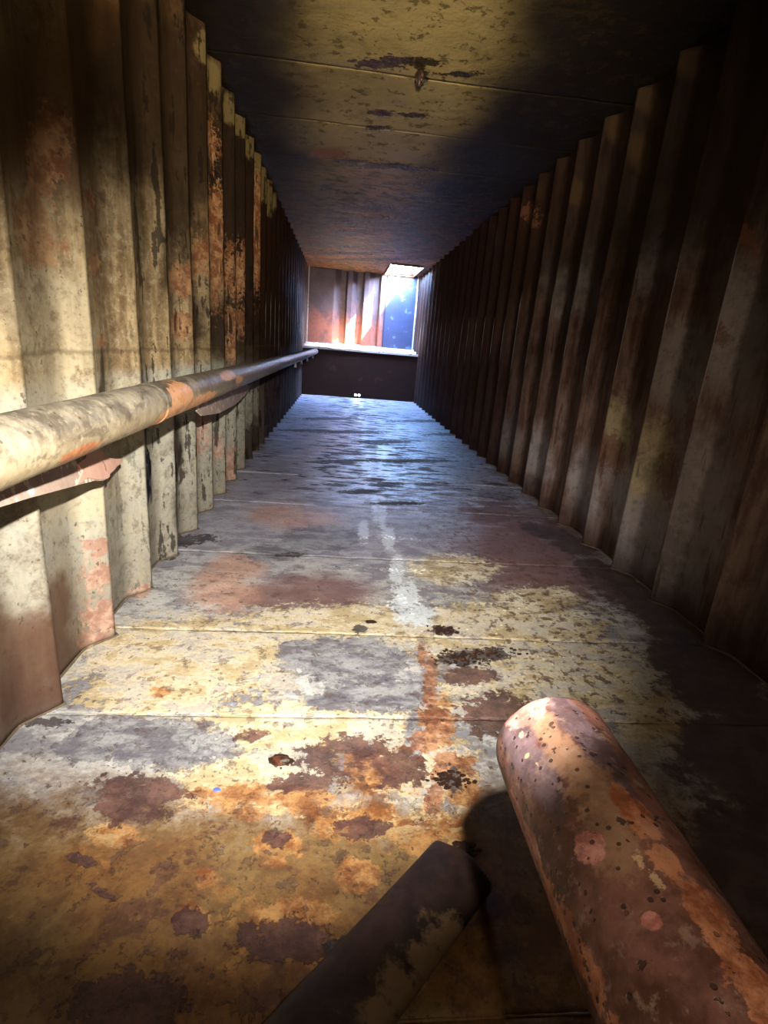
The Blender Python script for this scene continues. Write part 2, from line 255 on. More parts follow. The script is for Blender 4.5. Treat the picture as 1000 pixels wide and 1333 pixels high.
def mat_wall(side):
    L = side == 'L'
    n = NB('streaked tank wall paint ' + ('left' if L else 'right')); B = BLOBS[side]
    st = n.noise(5, 6, .6, vec=n.scaled((1, 4.5, .55)), off=4)       # vertical runs
    nz = n.noise(6, 8, .66, off=1); nf = n.noise(14, 10, .72, off=7); ns = n.noise(1.6, 3, .5, off=14)
    zz = n.math('MULTIPLY_ADD', n.math('SUBTRACT', nz, .5), .5, n.z)
    yy = n.math('MULTIPLY_ADD', n.math('SUBTRACT', ns, .5), 1.2, n.y)
    nh = n.math('MULTIPLY_ADD', n.noise(38, 9, .74, off=17), .62, n.mul(nf, .42))
    if L:
        up = n.mix(n.ramp(st, .35, .65), lin('#766244'), lin('#b29c74'))
        lo = n.mix(st, lin('#807e74'), lin('#b8b6a4'))
        c = n.mix(n.ramp(n.add(n.z, n.mul(nf, .03)), .93, 1.0), lo, up)
        pa = n.field('pale', nz, 1.2, .3); c = n.mix(n.mul(pa, .6), c, n.mix(st, lin('#a49878'), lin('#bcb298')))
        c = n.mottle(c, 4, .5, lin('#5c4630'), lin('#b0a484'))
        c = n.mottle(c, 19, .5, lin('#4c3a26'), lin('#b4a888'), 33)
        c = n.mottle(c, 60, .35, lin('#40301f'), lin('#bcb294'), 41)
        br = n.field('brown', nz, 1.2, .35); c = n.mix(n.mul(br, .82), c, n.mix(st, lin('#48301f'), lin('#684c34')))
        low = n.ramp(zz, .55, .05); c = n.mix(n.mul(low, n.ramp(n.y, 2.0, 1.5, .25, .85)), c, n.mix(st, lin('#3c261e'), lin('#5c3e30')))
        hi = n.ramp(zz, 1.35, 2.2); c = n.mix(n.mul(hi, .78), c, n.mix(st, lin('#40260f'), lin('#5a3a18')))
        so = n.field('dark_patch', nz, 1.3, .3); c = n.mix(n.mul(so, .86), c, n.mix(st, lin('#15100c'), lin('#33241a')))  # irregular dark patches
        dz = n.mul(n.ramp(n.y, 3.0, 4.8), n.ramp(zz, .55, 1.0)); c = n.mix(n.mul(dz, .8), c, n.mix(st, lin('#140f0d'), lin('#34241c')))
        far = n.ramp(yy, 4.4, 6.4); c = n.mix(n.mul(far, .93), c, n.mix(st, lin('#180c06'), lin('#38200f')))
        ora = n.field('orange', nh, 4.5, .12); c = n.mix(n.mul(ora, n.ramp(n.y, 1.6, 2.1, .55, .82)), c, n.mix(n.ramp(nf, .4, .6), lin('#7c4c32'), lin('#c09468')))
        pk = n.field('pink', nh, 5.5, .12); c = n.mix(n.mul(pk, .72), c, n.mix(n.ramp(nf, .4, .6), lin('#946858'), lin('#cca690')))
        pale2 = n.field('pale_top', nf, 1.2, .15); c = n.mix(n.mul(pale2, .6), c, lin('#8c7a50'))
        dark = n.mul(n.ramp(n.math('MULTIPLY_ADD', n.math('SUBTRACT', nf, .5), .5, st), .55, .60), n.ramp(n.y, 1.8, 2.6)); c = n.mix(n.mul(dark, .82), c, lin('#1c1512'))
        tide = n.mul(n.ramp(n.math('ABSOLUTE', n.math('SUBTRACT', n.add(n.z, n.mul(nf, .05)), 1.06)), .014, .0), .5)
        c = n.mix(tide, c, lin('#4a3a26'))
        pits = n.ramp(n.noise(34, 5, .62, off=40), .64, .67); c = n.mix(n.mul(pits, .7), c, lin('#4a3020'))
    else:
        c = n.mix(n.ramp(st, .35, .65), lin('#5c4034'), lin('#90766a'))
        gr = n.field('grey', nz, 1.2, .4); c = n.mix(n.mul(gr, .75), c, n.mix(st, lin('#948c90'), lin('#c8c0bc')))
        cr = n.field('cream', nf, 3.0, .5); c = n.mix(n.mul(cr, .85), c, lin('#c4b48c'))
        c = n.mottle(c, 4, .4, lin('#3c2a24'), lin('#8c7c70'))
        c = n.mottle(c, 19, .35, lin('#3a2822'), lin('#84746a'), 33)
        pa = n.field('pale', nz, 1.2, .4)
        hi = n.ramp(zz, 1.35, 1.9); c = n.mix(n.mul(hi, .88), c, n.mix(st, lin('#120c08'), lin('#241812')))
        c = n.mix(n.mul(pa, .55), c, lin('#5c4830'))
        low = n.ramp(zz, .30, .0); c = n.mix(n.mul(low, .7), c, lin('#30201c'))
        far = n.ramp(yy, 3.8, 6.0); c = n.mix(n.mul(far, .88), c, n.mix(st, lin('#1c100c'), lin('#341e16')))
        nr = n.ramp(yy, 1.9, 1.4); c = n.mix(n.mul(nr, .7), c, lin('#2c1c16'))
        ru = n.field('rust', nh, 4.5, .2); c = n.mix(n.mul(ru, .7), c, n.mix(nf, lin('#64382a'), lin('#8c5c46')))
        dark = n.ramp(st, .60, .68); c = n.mix(n.mul(dark, .6), c, lin('#1c1210'))
    h = n.add(n.mul(nf, .8), n.mul(st, .5))
    if L: h = n.math('SUBTRACT', h, n.mul(n.add(ora, pk), .6))
    # valleys of the corrugation darkened in the colour to deepen the fold shading
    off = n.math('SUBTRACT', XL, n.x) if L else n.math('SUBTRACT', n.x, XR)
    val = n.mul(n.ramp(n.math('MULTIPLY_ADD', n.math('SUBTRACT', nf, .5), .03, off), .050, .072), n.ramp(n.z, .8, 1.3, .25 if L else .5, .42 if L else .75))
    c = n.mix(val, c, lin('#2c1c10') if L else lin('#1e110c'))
    return n.finish(c, n.math('MULTIPLY_ADD', nz, .3, .36), h, .35, .005, spec=.28)

def mat_ceiling():
    n = NB('sooty shaded ceiling paint'); B = BLOBS['C']
    nz = n.noise(4, 6, .6, off=2); nf = n.noise(16, 6, .65, off=8); ns = n.noise(1.2, 3, .5, off=3)
    c = n.mix(nz, lin('#6e5e38'), lin('#92825a'))
    pa = n.field('pale', nz, 1.0, .4); c = n.mix(n.mul(pa, .6), c, n.mix(n.ramp(n.y, 4.5, 6.5), lin('#a08e5e'), lin('#c0a088')))  # pale patches also put skylight on the farther centre into the colour
    c = n.mottle(c, 5, .4, lin('#4c3c18'), lin('#a08c58'))
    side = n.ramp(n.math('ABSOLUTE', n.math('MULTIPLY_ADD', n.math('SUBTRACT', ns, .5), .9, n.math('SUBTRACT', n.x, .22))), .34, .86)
    c = n.mix(n.mul(side, .94), c, lin('#140c05'))  # sides sooty, and darkened further by lamp falloff put into the colour
    so = n.field('soot_shade', nz, .8, .45); c = n.mix(n.mul(so, .6), c, lin('#14100c'))
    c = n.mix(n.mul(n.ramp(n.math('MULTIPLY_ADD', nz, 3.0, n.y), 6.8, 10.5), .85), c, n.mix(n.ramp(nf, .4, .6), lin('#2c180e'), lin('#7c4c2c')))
    ru = n.field('rust', nf, 1.4, .2); c = n.mix(n.mul(ru, .8), c, n.mix(nf, lin('#6c4028'), lin('#9c6c4c')))
    sp = n.ramp(n.noise(13, 8, .68, off=11), .57, .60); c = n.mix(n.mul(sp, .65), c, lin('#33260f'))
    ch = n.mul(n.ramp(n.noise(9, 9, .68, vec=n.scaled((.7, 1.4, 1)), off=12), .52, .535), n.ramp(n.y, 5.0, 6.5))
    c = n.mix(n.mul(ch, .92), c, lin('#120d0a'))
    bk = n.field('black', n.math('MULTIPLY_ADD', n.noise(24, 9, .74, off=17), .62, n.mul(nf, .42)), 5.0, .08); c = n.mix(n.mul(bk, .9), c, lin('#171008'))
    h = n.math('SUBTRACT', n.mul(nf, 1.0), n.add(n.mul(bk, 1.5), n.mul(sp, .8)))
    return n.finish(c, n.math('MULTIPLY_ADD', nz, .3, .45), h, .7, .010, spec=.08)

def mat_generic(name, c1, c2, c3, thr=.58, scale=8, rough=.5, bump=.4, spec=.5):
    n = NB(name)
    nz = n.noise(scale, 6, .6); nf = n.noise(scale * 4, 5, .6, off=5)
    c = n.mix(nz, lin(c1), lin(c2)); m = n.ramp(nz, thr, thr + .04); c = n.mix(m, c, lin(c3))
    c = n.mix(n.mul(n.ramp(nf, .55, .7), .4), c, lin(c1))
    return n.finish(c, rough, n.add(nf, n.mul(m, -.6)), bump, .004, spec=spec)

def mat_left_pipe():
    n = NB('mottled cream pipe paint')
    nz = n.noise(9, 6, .62); nf = n.noise(30, 6, .62, off=4); sl = n.noise(6, 5, .6, vec=n.scaled((2, 1, 3)), dist=1.2, off=6)
    c = n.mix(n.ramp(nz, .38, .62), lin('#5e584e'), lin('#8e8674'))
    c = n.mix(n.mul(n.ramp(n.z, .955, .87), .7), c, n.mix(nf, lin('#90784e'), lin('#b8a67e')))
    c = n.mix(n.mul(n.ramp(sl, .53, .62), .6), c, lin('#4c4236'))
    c = n.mix(n.mul(n.ramp(n.y, 1.9, 3.0), .75), c, n.mix(nf, lin('#40382e'), lin('#7c6c58')))
    c = n.mix(n.mul(n.ramp(n.y, 3.4, 6.5), .6), c, n.mix(nf, lin('#3a302c'), lin('#6c605c')))
    P = [(-.5, 1.78, .93, .08, .12, .045), (-.5, 1.68, .88, .08, .15, .03), (-.5, 2.05, .89, .08, .22, .025), (-.5, 2.55, .95, .08, .16, .02), (-.5, 2.75, .92, .08, .1, .02)]
    o = n.blobs('P', P, nf, 1.6, .06); c = n.mix(n.mul(o, .92), c, n.mix(nf, lin('#c08050'), lin('#e0ac7c')))
    o2 = n.blobs('P', [(-.5, 1.09, .885, .06, .10, .014)], nf, 1.6, .08); c = n.mix(o2, c, n.mix(nf, lin('#74382c'), lin('#c88850')))
    c = n.mottle(c, 14, .5, lin('#4c4030'), lin('#aa9e82'))
    c = n.mottle(c, 60, .4, lin('#4c4030'), lin('#b8ac90'), 29)
    c = n.mix(n.mul(n.dots(60, .25, .7), .7), c, lin('#40301c'))
    return n.finish(c, n.math('MULTIPLY_ADD', nz, .3, .34), n.add(nf, n.mul(o, -.8)), .4, .004)

def mat_right_pipe():
    n = NB('rusted red brown pipe'); t = PIPE2
    nz = n.noise(14, 8, .68); nf = n.noise(30, 9, .72, off=4); nh = n.math('MULTIPLY_ADD', n.noise(90, 8, .74, off=17), .6, n.mul(nf, .45))
    c = n.mix(n.ramp(nz, .38, .62), lin('#4c2c22'), lin('#7c5448'))
    def at(y, a, r, ry):    # a: degrees from the crown, negative to the left
        q = math.radians(121 - a)          # a is counted from the side that faces the entrance
        return (t[0] + .058 * math.cos(q), y, t[1] + .058 * math.sin(q), r, ry, r)
    mv = n.blobs('P', [at(.40, -28, .022, .04), at(.36, -20, .016, .04), at(.41, 28, .016, .04), at(.36, 36, .014, .05)], nf, 2.4, .2)
    c = n.mix(n.mul(mv, .85), c, n.mix(n.ramp(nf, .4, .6), lin('#4e3e42'), lin('#746268')))
    tan = n.blobs('P', [at(.43, -2, .010, .02), at(.40, 2, .012, .03), at(.36, 6, .016, .04), at(.32, 12, .02, .04), at(.28, 6, .02, .03)], nh, 3.5, .3)
    c = n.mix(n.mul(tan, .75), c, n.mix(nf, lin('#8c6850'), lin('#b08a6c')))
    pink = n.blobs('P', [at(.434, -10, .026, .018), at(.425, -2, .014, .016), at(.438, 10, .012, .010), at(.282, -10, .0125, .0125), at(.225, 4, .006, .006), at(.35, -72, .013, .04), at(.32, -62, .008, .02)], nh, 2.2, .08)
    c = n.mix(n.mul(pink, .9), c, n.mix(n.ramp(nf, .4, .6), lin('#a8645a'), lin('#dc9c90')))
    org = n.blobs('P', [at(.315, 30, .008, .015), at(.29, 35, .013, .025), at(.26, 34, .013, .02), at(.22, 40, .015, .03), at(.18, 42, .016, .03), at(.13, 44, .018, .04),
                        at(.29, -66, .012, .03), at(.255, -58, .012, .025), at(.22, -52, .011, .025), at(.19, -50, .009, .02)], nh, 4.0, .10)
    c = n.mix(n.mul(org, .9), c, n.mix(n.ramp(nf, .4, .6), lin('#8c4c30'), lin('#cc8a64')))
    crm = n.blobs('P', [at(.262, 16, .005, .010), at(.248, 19, .005, .008), at(.408, -22, .003, .004), at(.385, -26, .003, .003), at(.37, -20, .002, .003)], nh, 6.0, .1)
    c = n.mix(crm, c, lin('#c8a47c'))
    c = n.mottle(c, 70, .4, lin('#3a2620'), lin('#a88c7c'), 19)
    c = n.mottle(c, 16, .35, lin('#3a2620'), lin('#a08070'))
    pits = n.math('MAXIMUM', n.dots(140, .30, .72), n.mul(n.ramp(n.noise(60, 4, .6, off=9), .645, .67), 1.0)); c = n.mix(n.mul(pits, .8), c, lin('#30201c'))
    return n.finish(c, n.math('MULTIPLY_ADD', nz, .2, .42), n.add(n.mul(nf, .7), n.add(n.mul(pink, .5), n.mul(pits, -1.0))), .6, .002, spec=.45)
PIPE2 = (.235, .754)

def mat_shadow_band():
    n = NB('shadow dark floor tube')  # shadow-dark colour for the tube added on the floor
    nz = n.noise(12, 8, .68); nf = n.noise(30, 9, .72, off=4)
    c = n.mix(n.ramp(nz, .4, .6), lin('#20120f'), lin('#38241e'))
    o = n.blobs('P', [(x, y, .03, .055, .04, .04) for x, y in ((.255, .735), (.21, .69), (.165, .645), (.12, .60), (.07, .55))], nf, 3.0, .3)  # tan patches stand in for the lit strip along the dark band
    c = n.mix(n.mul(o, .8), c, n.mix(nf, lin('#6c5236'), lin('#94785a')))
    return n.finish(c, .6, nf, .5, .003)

def mat_back():
    n = NB('back wall rust and blue grey paint')
    nz = n.noise(4, 6, .6); nf = n.noise(14, 5, .6, off=3)
    c = n.mix(nz, lin('#2c2020'), lin('#544648'))
    z = n.math('MULTIPLY_ADD', n.math('SUBTRACT', nz, .5), 1.2, n.z)
    c = n.mix(n.mul(n.ramp(z, 2.0, 1.5), .8), c, n.mix(nf, lin('#5c2c1c'), lin('#8c5038')))
    d = n.ramp(n.noise(3, 5, .6, off=8), .52, .62); c = n.mix(n.mul(d, .6), c, lin('#33292c'))
    return n.finish(c, .5, nf, .5, .006)

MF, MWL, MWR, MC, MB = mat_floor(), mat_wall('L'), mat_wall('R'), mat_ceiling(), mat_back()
MP1, MP2, MP3 = mat_left_pipe(), mat_right_pipe(), mat_shadow_band()
MRUST = mat_generic('dark scaly rust', '#1c120c', '#3c2418', '#5c3420', .6, 20)
MDARK = mat_generic('dark brown bulkhead paint', '#1e0e06', '#30180c', '#3a2012', .62, 3, .7, spec=.2)
MSILL = mat_generic('pale dusty sill', '#8c8078', '#c8bcae', '#6c5040', .6, 9, .6)
MBR = mat_generic('pale pink flaked bracket paint', '#94786c', '#d0baa8', '#ece2d0', .56, 26, .5)
MBRT = mat_generic('salmon primer', '#cc9884', '#ecc4b0', '#b87c68', .64, 16, .55)
MWELD = mat_generic('weld bead paint', '#8c8068', '#b8ae90', '#5c4830', .6, 25, .45)
MWELDD = mat_generic('weld bead dark', '#4c4236', '#7c6e58', '#94866c', .6, 25, .45)
MBLUEP = mat_generic('flat blue grey plate', '#1c2234', '#2e3850', '#4c5468', .6, 5, .35)
MTAR = mat_generic('black tar', '#08080a', '#141418', '#202028', .7, 20, .15)
MEDGE = mat_generic('bright ridge glint', '#8c847c', '#b4aca4', '#6c5c54', .6, 40, .3, spec=.8)
MGROUND = mat_generic('pale sunlit ground', '#a8ac80', '#bcc094', '#b4b88c', .6, 3, .8)
MCHIP = mat_generic('blue paint chip', '#3c50b0', '#6c84e0', '#8c9cf0', .6, 30, .4)

# ---------------------------------------------------------------- mesh helpers
def tag(o, label=None, cat=None, group=None, kind=None):
    if label: o['label'] = label
    if cat: o['category'] = cat
    if group: o['group'] = group
    if kind: o['kind'] = kind
    return o
def mesh(name, verts, faces, mat, parent=None, smooth=False, solid=0, bevel=0):
    me = bpy.data.meshes.new(name)
    me.from_pydata([tuple(v) for v in verts], [], faces)
    me.validate(); me.update()
    return mobj(name, me, mat, parent, smooth, solid, bevel)
def mobj(name, me, mat, parent=None, smooth=False, solid=0, bevel=0):
    me.materials.append(mat)
    for key, kind in (('flaking floor', 'F'), ('sooty shaded ceiling', 'C'), ('streaked tank wall paint left', 'L'), ('streaked tank wall paint right', 'R')):
        if mat.name.startswith(key): patch_fields(me, kind)
    if smooth:
        for p in me.polygons: p.use_smooth = True
    o = bpy.data.objects.new(name, me)
    COL.objects.link(o)
    o.parent = parent
    if solid:
        m = o.modifiers.new('thick', 'SOLIDIFY'); m.thickness = solid; m.offset = -1
    if bevel:
        m = o.modifiers.new('bevel', 'BEVEL'); m.width = bevel; m.segments = 2; m.limit_method = 'ANGLE'
    return o
def empty(name, loc=(0, 0, 0)):
    o = bpy.data.objects.new(name, None); COL.objects.link(o); o.empty_display_size = .1
    return o        # kept at the origin so that part meshes stay in world coordinates
def bm_obj(name, bm, mat, parent=None, smooth=False, **k):
    me = bpy.data.meshes.new(name); bm.to_mesh(me); bm.free()
    return mobj(name, me, mat, parent, smooth, **k)
def grid(fn, us, vs, flip=False):
    V = [fn(u, v) for v in vs for u in us]; F = []; nu = len(us)
    for j in range(len(vs) - 1):
        for i in range(nu - 1):
            a = j * nu + i
            F.append((a, a + 1, a + 1 + nu, a + nu) if not flip else (a, a + nu, a + 1 + nu, a + 1))
    return V, F
def ls(a, b, n): return [a + (b - a) * i / n for i in range(n + 1)]
def nz3(x, y, z, s=1.0): return mnoise.noise(Vector((x * s, y * s, z * s)))
def patch_fields(me, kind):
    """distance to the nearest patch of each kind, in patch radii, per vertex"""
    n = len(me.vertices); co = np.empty(n * 3); me.vertices.foreach_get('co', co); co = co.reshape(-1, 3)
    a_, b_ = {'F': (0, 1), 'C': (0, 1), 'L': (1, 2), 'R': (1, 2)}[kind]
    for k, lst in BLOBS[kind].items():
        d = np.full(n, 9.0)
        for a, b, t, ra, rb in lst:
            dx, dy = co[:, a_] - a, co[:, b_] - b
            u = (dx * math.cos(t) + dy * math.sin(t)) / ra; v = (dy * math.cos(t) - dx * math.sin(t)) / rb
            d = np.minimum(d, np.sqrt(u * u + v * v))
        me.attributes.new(k, 'FLOAT', 'POINT').data.foreach_set('value', d.astype(np.float32))
def boxv(x0, x1, y0, y1, z0, z1):
    V = [(x, y, z) for z in (z0, z1) for y in (y0, y1) for x in (x0, x1)]
    return V, [(0, 2, 3, 1), (4, 5, 7, 6), (0, 1, 5, 4), (2, 6, 7, 3), (0, 4, 6, 2), (1, 3, 7, 5)]
def tube(p0, p1, r, seg=40, rings=30, wob=.0, r_in=None):
    """straight pipe along y, hollow when r_in is given"""
    V, F = [], []
    ys = ls(p0[1], p1[1], rings)
    for k, y in enumerate(ys):
        t = k / rings; x = p0[0] + (p1[0] - p0[0]) * t; z = p0[2] + (p1[2] - p0[2]) * t
        for i in range(seg):
            a = 2 * math.pi * i / seg
            rr = r + wob * nz3(x + math.cos(a), y * 3, z + math.sin(a), 2.3)
            V.append((x + rr * math.cos(a), y, z + rr * math.sin(a)))
    for k in range(rings):
        for i in range(seg):
            a = k * seg + i; b = k * seg + (i + 1) % seg
            F.append((a, b, b + seg, a + seg))
    return V, F

# ---------------------------------------------------------------- floor: plates between transverse weld seams
XO0, XO1 = XL - .11, XR + .11          # plates run under the corrugation
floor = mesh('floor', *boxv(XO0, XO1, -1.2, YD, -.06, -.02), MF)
tag(floor, kind='structure')
seams = [-1.2, -.1, .62, 1.42, 1.93, 2.75, 3.72, 4.6, 5.4, 6.3, 7.15, 8.1, 9.2, 10.4, YD]
for a, b in zip(seams[:-1], seams[1:]):
    g = .0009
    step = .013 if b < 2.8 else .02 if b < 5 else .03
    nx, ny = int((XO1 - XO0) / step), max(4, int((b - a) / step))
    def fz(x, y, a=a, b=b):
        e = min(y - a, b - y)
        z = .006 * nz3(x, y, 0, .9) + .0022 * nz3(x, y, 3, 5) + .0014 * nz3(x, y, 7, 13)
        sag = .0010 * math.sin(math.pi * (y - a) / (b - a))          # plates dished between frames
        lip = -.0015 * max(0, 1 - e / .012)
        return z - sag + lip
    V, F = grid(lambda u, v: (u, v, fz(u, v)), ls(XO0, XO1, nx), ls(a + g, b - g, ny))
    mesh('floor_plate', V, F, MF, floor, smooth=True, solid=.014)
def seam_bead(name, y, z, mat, parent, r=.006, down=False, x0=XO0, x1=XO1, amp=.35):
    V, F = [], []; n = 150; s = 8
    for k in range(n + 1):
        x = x0 + (x1 - x0) * k / n
        rr = r * (1 + amp * nz3(x, y, 1, 14) + .25 * math.sin(x * 260))
        yc = y + .006 * nz3(x, y, 5, 2)
        zc = z + (.006 * nz3(x, y, 0, .9) if not down else 0)
        for i in range(s):
            a = 2 * math.pi * i / s
            V.append((x, yc + rr * 1.5 * math.cos(a), zc + rr * .8 * math.sin(a)))
    for k in range(n):
        for i in range(s):
            a = k * s + i; b = k * s + (i + 1) % s
            F.append((a, b, b + s, a + s))
    return mesh(name, V, F, mat, parent, smooth=True)
for y in seams[1:-1]:
    seam_bead('weld_bead', y, -.001, MF, floor, .0020 if y < 3 else .0030)

# ---------------------------------------------------------------- ceiling with a hatch at the far right
HX0, HX1, HY0, HY1 = .86, 1.50, 11.15, 12.72
ceiling = empty('ceiling'); tag(ceiling, kind='structure')
cs = [-1.2, 1.0, 2.45, 3.78, 4.62, 5.45, 6.45, 7.5, 8.5, 9.6, 10.6, HY0]
def ceil_plate(x0, x1, y0, y1, step):
    nx, ny = max(3, int((x1 - x0) / step)), max(3, int((y1 - y0) / step))
    def cz(x, y):
        e = min(y - y0, y1 - y)
        return ZC + .010 * nz3(x, y, 9, .8) + .004 * nz3(x, y, 4, 4)  - .0003 * math.sin(math.pi * (y - y0) / (y1 - y0)) * math.sin(math.pi * min(1, max(0, (x - x0) / (x1 - x0))))
    V, F = grid(lambda u, v: (u, v, cz(u, v)), ls(x0, x1, nx), ls(y0, y1, ny), flip=True)
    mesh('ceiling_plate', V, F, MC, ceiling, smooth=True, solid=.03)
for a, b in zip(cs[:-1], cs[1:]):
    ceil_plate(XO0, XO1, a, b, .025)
ceil_plate(XO0, HX0, HY0, YB + .1, .06)
ceil_plate(HX1, XO1, HY0, YB + .1, .06)
ceil_plate(HX0, HX1, HY1, YB + .1, .06)
for x0, x1, y0, y1 in ((HX0 - .012, HX0, HY0, HY1), (HX1, HX1 + .012, HY0, HY1), (HX0, HX1, HY0 - .012, HY0), (HX0, HX1, HY1, HY1 + .012)):
    mesh('hatch_coaming', *boxv(x0, x1, y0, y1, ZC - .035, ZC + .14), MC, ceiling, bevel=.003)
rnd = random.Random(4)
def flakes(name, parent, mat, spots, n, zfun, size, down):
    """curled rust scales in one mesh"""
    V, F = [], []
    for _ in range(n):
        cx, cy, rx, ry = rnd.choice(spots)
        x = cx + rnd.gauss(0, .5) * rx; y = cy + rnd.gauss(0, .45) * ry
        s = size * rnd.uniform(.35, 1.3); a = rnd.uniform(0, math.pi); k = rnd.choice((5, 6, 7))
        z0 = zfun(x, y); tz = rnd.uniform(-.35, .35); b = len(V)
        rim = []
        for i in range(k):
            t = a + 2 * math.pi * i / k; r = s * rnd.uniform(.6, 1.1)
            px, py = r * 1.5 * math.cos(t), r * math.sin(t)
            rim.append((x + px, y + py, abs(tz * px) + rnd.uniform(.05, .25) * s))
        sg = -1 if down else 1
        for (px, py, h) in rim: V.append((px, py, z0 + sg * h))
        for (px, py, h) in rim: V.append((px, py, z0 - sg * .003))
        V.append((x, y, z0 + sg * s * .35))
        c = b + 2 * k
        for i in range(k):
            j = (i + 1) % k
            F.append((b + i, b + j, c)); F.append((b + i, b + k + i, b + k + j, b + j))
    o = mesh(name, V, F, mat, parent)
    tag(o, kind='stuff'); return o
cspots = [(b[0], b[1], b[3], max(b[4], .03)) for b in BLOBS['C']['black'][1:]]
flakes('rust_scale', ceiling, MRUST, cspots, 2200, lambda x, y: ZC + .003, .012, True)
cspots2 = [(.15 + rnd.uniform(-.3, .3), rnd.uniform(6.8, 10.5), .35, .05) for _ in range(26)]
flakes('rust_scale', ceiling, MRUST, cspots2, 900, lambda x, y: ZC + .003, .018, True)
# the one scab that hangs clear of the ceiling
bm = bmesh.new(); bmesh.ops.create_icosphere(bm, subdivisions=3, radius=1)
for v in bm.verts:
    n_ = 1 + .35 * nz3(v.co.x, v.co.y, v.co.z, 2.2)
    v.co = Vector((.372 + v.co.x * .026 * n_, 3.70 + v.co.y * .03 * n_, ZC - .03 + v.co.z * .05 * n_))
bm_obj('hanging_rust_scab', bm, MRUST, ceiling)

# ---------------------------------------------------------------- corrugated side walls, one fold to a panel
# profile of one period: offsets (outward from the ridge line, along y before the ridge)
PROF = [(0.0, 0.0), (.006, .008), (.034, .030), (.066, .052), (.074, .064), (.076, .10), (.077, .135), (.077, .17), (.077, .205), (.077, .24), (.077, .27), (.076, .296), (.071, .312),
        (.047, .345), (.022, .375), (.005, .397), (0.0, PER)]
def corrugated(parent, sign, xw, y0, k0, k1, z0, z1, mat, ymax):
    zs = ls(z0, z1, 90)
    for k in range(k0, k1):
        ya = y0 + k * PER
        P = [(o, y) for o, y in PROF if ya + y <= ymax + 1e-6]
        if len(P) < 2: continue
        def fn(i, z):
            o, y = P[i]; y = ya + y
            d = .004 * nz3(xw, y, z, 1.7) + .0016 * nz3(xw + 5, y, z, 7)
            lean = .004 * math.sin(k * 1.7) * (z - 1.2)
            e = 1 if 0 < i < len(P) - 1 else 1
            dy = .005 * nz3(xw + 3, ya + (0 if i < len(P) / 2 else PER), z, 1.5)
            return (xw + sign * (o + d * e), y + dy, z)
        V, F = grid(fn, list(range(len(P))), zs, flip=(sign > 0))
        mesh('corrugated_panel', V, F, mat, parent, smooth=True, solid=.008)
wl = empty('wall_left'); tag(wl, kind='structure')
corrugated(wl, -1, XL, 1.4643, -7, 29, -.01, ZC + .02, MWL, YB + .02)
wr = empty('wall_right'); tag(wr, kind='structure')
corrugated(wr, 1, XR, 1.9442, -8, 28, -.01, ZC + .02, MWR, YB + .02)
for wall, x0, x1, mat in ((wl, XO0 - .02, XL - .075, MWL), (wr, XR + .075, XO1 + .02, MWR)):     # plate that closes off the top and foot
    pass
# lines of dark caulk where the panels meet the floor
def glint_strips(parent, sign, xw, y0, k0, k1):
    # glint of the fold drawn as an added narrow bright strip on each ridge
    for k in range(k0, k1):
        y = y0 + k * PER; R_ = random.Random(k)
        za, zb = .95 + R_.uniform(-.1, .25), 1.62 + R_.uniform(-.25, .12)
        V, F = [], []; zz = ls(za, zb, 16); w = .0022
        for z in zz:
            d = .004 * nz3(xw, y, z, 1.7) + .0016 * nz3(xw + 5, y, z, 7); dy = .005 * nz3(xw + 3, y + (0 if 0 else 0), z, 1.5)
            ww = w * (1 + .5 * nz3(y, z, 1, 9)) * min(1, 6 * (z - za) + .15, 6 * (zb - z) + .15)
            x = xw + sign * d; V += [(x + sign * .002, y + dy + ww * 1.6, z), (x - sign * ww, y + dy, z), (x + sign * .002, y + dy - ww * 1.6, z)]
        for i in range(len(zz) - 1):
            for j in range(2):
                a = i * 3 + j; F.append((a, a + 1, a + 4, a + 3))
        mesh('glint_strip', V, F, MEDGE, parent, smooth=True)
glint_strips(wr, 1, XR, 1.9442, 1, 25)
glint_strips(wl, -1, XL, 1.4643, 11, 26)
def foot_bead(parent, sign, xw, y0, k0, k1, mat, ymax):
    V, F = [], []
    pts = []
    for k in range(k0, k1):
        for o, y in PROF[:-1]:
            if y0 + k * PER + y < ymax: pts.append((xw + sign * (o - .004), y0 + k * PER + y))
    s = 6
    for q, (x, y) in enumerate(pts):
        r = .0045 * (1 + .5 * nz3(x, y, 0, 9))
        for i in range(s):
            a = 2 * math.pi * i / s
            V.append((x + r * math.cos(a), y, .002 + r * math.sin(a)))
    for q in range(len(pts) - 1):
        for i in range(s):
            a = q * s + i; b = q * s + (i + 1) % s
            F.append((a, b, b + s, a + s))
    return mesh('foot_weld', V, F, mat, parent, smooth=True)
foot_bead(wl, -1, XL, 1.4643, -4, 27, MWELDD, YD - .02)
foot_bead(wr, 1, XR, 1.9442, -5, 26, MWELDD, YD - .02)
# shiny tar run on the left wall
def tar(y, z, h, w):
    bm = bmesh.new(); bmesh.ops.create_icosphere(bm, subdivisions=3, radius=1)
    for v in bm.verts:
        n_ = 1 + .4 * nz3(v.co.x + y, v.co.y, v.co.z, 1.8)
        v.co = Vector((XL - .077 + v.co.x * .014 * n_, y + v.co.y * w * n_, z + v.co.z * h * n_))
    bm_obj('tar_run', bm, MTAR, wl, smooth=True)
tar(2.50, .40, .055, .022); tar(2.52, .50, .10, .015); tar(2.92, .42, .13, .012)

# ---------------------------------------------------------------- far end: low bulkhead, sill, back wall
end = empty('wall_end'); tag(end, kind='structure')
